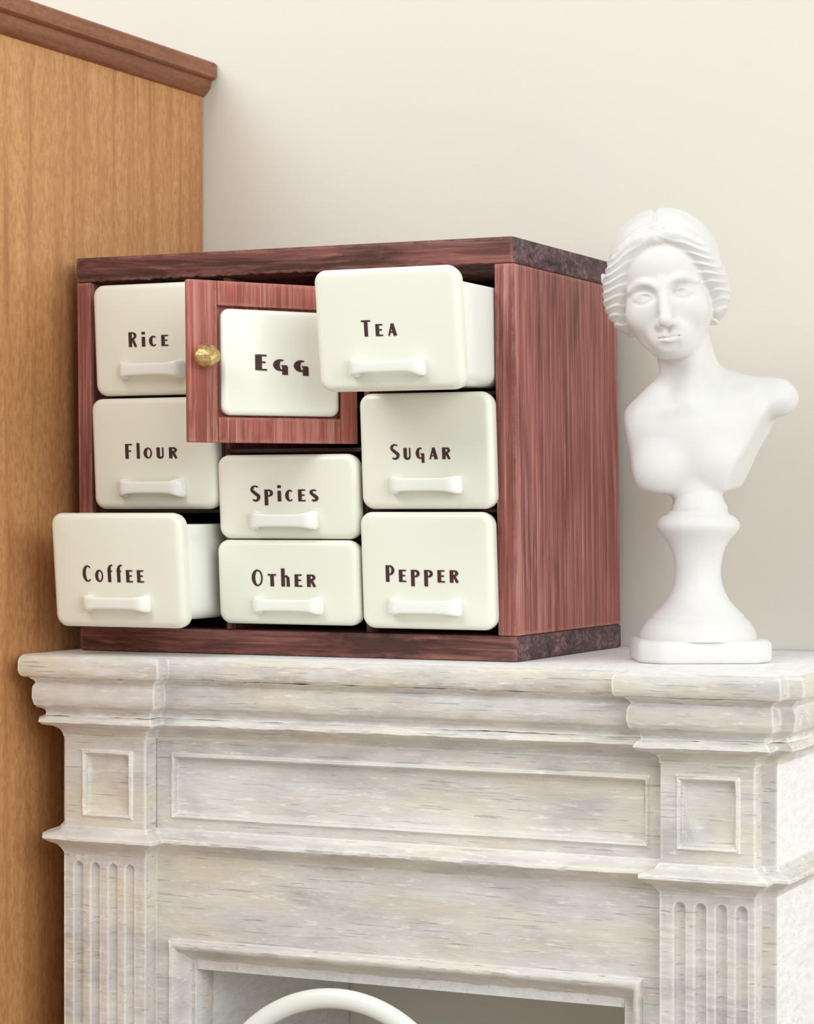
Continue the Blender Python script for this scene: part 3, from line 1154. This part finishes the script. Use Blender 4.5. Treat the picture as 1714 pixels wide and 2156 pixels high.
# ear lobe peeping out below the hair at the right
ell((96, -50, 4), (9, 17, 11), 6)

# --- hair


def strands_side(x, y, z):
    ax_ = np.abs(x)
    flow = y + 0.50 * ax_ - 0.0075 * np.maximum(ax_ - 70.0, 0.0) ** 2 - 0.30 * z
    ph = (flow + 2.5 * np.sin(ax_ / 9.0 + y / 22.0)) * (2 * math.pi / 15.0)
    amp = 0.4 + 1.25 * np.clip((ax_ - 25.0) / 70.0, 0, 1)
    return amp * (np.sin(ph) + 0.30 * np.sin(ph * 2.0 + 0.8))


def strands_top(x, y, z):
    ax_ = np.abs(x)
    ph = (0.75 * z + 0.45 * y + 0.35 * ax_ + 4.0 * np.sin(ax_ / 17.0)) * (2 * math.pi / 27.0)
    part = 5.0 * np.exp(-(x / 4.5) ** 2)
    return 0.9 * np.sin(ph) + part


ell((0, 58, -36), (117, 117, 113), 6, mod=strands_top)
ell((0, 10, -90), (86, 84, 62), 12, mod=strands_side)
for s in (-1, 1):
    curve([((5 * s, 108, 78), 14), ((38 * s, 105, 74), 20), ((78 * s, 74, 58), 25), ((97 * s, 28, 34), 28), ((106 * s, -10, 8), 28),
           ((99 * s, -42, -10), 26), ((84 * s, -68, -34), 20)], 9, n=3, mod=strands_side)
    chain([((60 * s, 30, 20), 40), ((82 * s, -30, -20), 30)], 10, mod=strands_side)
    # fillet lying across the hair
    curve([((0, 131, 61), 10), ((45 * s, 120, 53), 11), ((84 * s, 88, 35), 10), ((108 * s, 48, 8), 8)], 8, n=3)
# wave of hair standing off at the left
chain([((-108, 34, 30), 10), ((-122, 38, 22), 9), ((-126, 50, 14), 5)], 9)

# --- surface nets


def surface_nets(F):
    Sf = F.S
    neg = Sf < 0
    cnt = np.zeros([n - 1 for n in Sf.shape], np.int8)
    offs = [(i, j, k) for i in (0, 1) for j in (0, 1) for k in (0, 1)]
    n0, n1, n2 = Sf.shape
    for i, j, k in offs:
        cnt += neg[i:n0 - 1 + i, j:n1 - 1 + j, k:n2 - 1 + k]
    act = np.argwhere((cnt > 0) & (cnt < 8))
    idx = np.full(cnt.shape, -1, np.int32)
    idx[act[:, 0], act[:, 1], act[:, 2]] = np.arange(len(act))
    val = {o: Sf[act[:, 0] + o[0], act[:, 1] + o[1], act[:, 2] + o[2]] for o in offs}
    acc = np.zeros((len(act), 3))
    num = np.zeros(len(act))
    for o in offs:
        for ax_ in range(3):
            if o[ax_] == 0:
                q = list(o)
                q[ax_] = 1
                a, b = val[o], val[tuple(q)]
                m = (a < 0) != (b < 0)
                t = np.where(m, a / np.where(m, a - b, 1), 0)
                for c in range(3):
                    acc[:, c] += np.where(m, o[c] + (t if c == ax_ else 0), 0)
                num += m
    P = (act + acc / num[:, None]) * F.h + F.lo
    quads = []
    for ax_ in range(3):
        sl0 = [slice(None)] * 3
        sl1 = [slice(None)] * 3
        sl0[ax_] = slice(0, -1)
        sl1[ax_] = slice(1, None)
        a, b = neg[tuple(sl0)], neg[tuple(sl1)]
        ch = np.argwhere(a != b)
        u, v = (ax_ + 1) % 3, (ax_ + 2) % 3
        ok = (ch[:, u] > 0) & (ch[:, v] > 0) & (ch[:, u] < Sf.shape[u] - 1) & (ch[:, v] < Sf.shape[v] - 1)
        ch = ch[ok]
        sgn = a[ch[:, 0], ch[:, 1], ch[:, 2]]

        def cell(du, dv):
            c = ch.copy()
            c[:, u] -= du
            c[:, v] -= dv
            return idx[c[:, 0], c[:, 1], c[:, 2]]
        q = np.stack([cell(1, 1), cell(0, 1), cell(0, 0), cell(1, 0)], 1)
        q[~sgn] = q[~sgn][:, ::-1]
        quads.append(q)
    return P, np.concatenate(quads)


P, Q = surface_nets(FD)
# light relaxation of the net
nb = np.zeros_like(P)
dg = np.zeros(len(P))
for a, b in ((0, 1), (1, 2), (2, 3), (3, 0)):
    np.add.at(nb, Q[:, a], P[Q[:, b]])
    np.add.at(nb, Q[:, b], P[Q[:, a]])
    np.add.at(dg, Q[:, a], 1)
    np.add.at(dg, Q[:, b], 1)
P = P * 0.45 + nb / dg[:, None] * 0.55


def uvw(P):
    P = np.asarray(P, float)
    return np.stack([P[:, 0] * S, -P[:, 2] * S, (P[:, 1] - 8) * S], 1)


me = bpy.data.meshes.new('figure')
V = uvw(P)
me.vertices.add(len(V))
me.vertices.foreach_set('co', V.astype(np.float32).ravel())
me.loops.add(Q.size)
me.loops.foreach_set('vertex_index', Q.astype(np.int32).ravel())
me.polygons.add(len(Q))
me.polygons.foreach_set('loop_start', (np.arange(len(Q)) * 4).astype(np.int32))
me.polygons.foreach_set('loop_total', np.full(len(Q), 4, np.int32))
me.update(calc_edges=True)
me.validate()
me.shade_smooth()
me.materials.append(M['plaster'])
fig = bpy.data.objects.new('figure', me)
scene.collection.objects.link(fig)
fig.parent = bust

# socle: turned foot on a chamfered plinth
prof = [(30, 322), (58, 322), (62, 320.5), (65, 317.5), (66, 315), (72, 313), (80, 307), (87, 298), (88, 290), (84, 281), (75, 271), (65, 259),
        (56, 242), (51, 224), (48, 205), (48, 188), (51, 170), (57, 152), (67, 134), (81, 118), (94, 106), (97, 103), (97.5, 99), (106, 93), (114, 82), (120, 70), (123, 60), (123, 52), (0, 52)]
bm = bmesh.new()
NS = 72
rings = [[Vector((max(r_, 0.5) * S * math.cos(2 * math.pi * i / NS), max(r_, 0.5) * S * math.sin(2 * math.pi * i / NS), (v - 8) * S)) for i in range(NS)] for r_, v in prof]
loft(bm, rings, cap0=True, cap1=True)


def local_obj(name, bm, smooth):
    bmesh.ops.recalc_face_normals(bm, faces=bm.faces)
    m = bpy.data.meshes.new(name)
    bm.to_mesh(m)
    bm.free()
    m.materials.append(M['plaster'])
    m.shade_smooth()
    if smooth < 180:
        m.set_sharp_from_angle(angle=R(smooth))
    o = bpy.data.objects.new(name, m)
    scene.collection.objects.link(o)
    o.parent = bust
    return o


local_obj('socle', bm, 60)
bm = bmesh.new()


def plinth_ring(s, v):
    hx, hy, c = 140 * s, 118 * s, 40 * s
    pts = [(hx, -hy + c), (hx, hy - c), (hx - c, hy), (-hx + c, hy), (-hx, hy - c), (-hx, -hy + c), (-hx + c, -hy), (hx - c, -hy)]
    an = R(9)
    out = []
    n = len(pts)
    for i in range(n):                       # round every corner a little
        a, p, b = (Vector(pts[(i - 1) % n]), Vector(pts[i]), Vector(pts[(i + 1) % n]))
        for t in (0.0, 0.25, 0.5, 0.75, 1.0):
            r_ = 16
            q0 = p + (a - p).normalized() * r_
            q1 = p + (b - p).normalized() * r_
            q = q0.lerp(p, t).lerp(p.lerp(q1, t), t)
            out.append(Vector((q.x * math.cos(an) - q.y * math.sin(an) + 4, q.x * math.sin(an) + q.y * math.cos(an), 0)) * S + Vector((0, 0, v * S)))
    return out


loft(bm, [plinth_ring(s, v) for s, v in ((0.965, 0), (0.985, 2), (1.0, 8), (1.0, 36), (0.985, 42), (0.955, 46.5), (0.90, 47))], cap0=True, cap1=True)
local_obj('plinth', bm, 50)
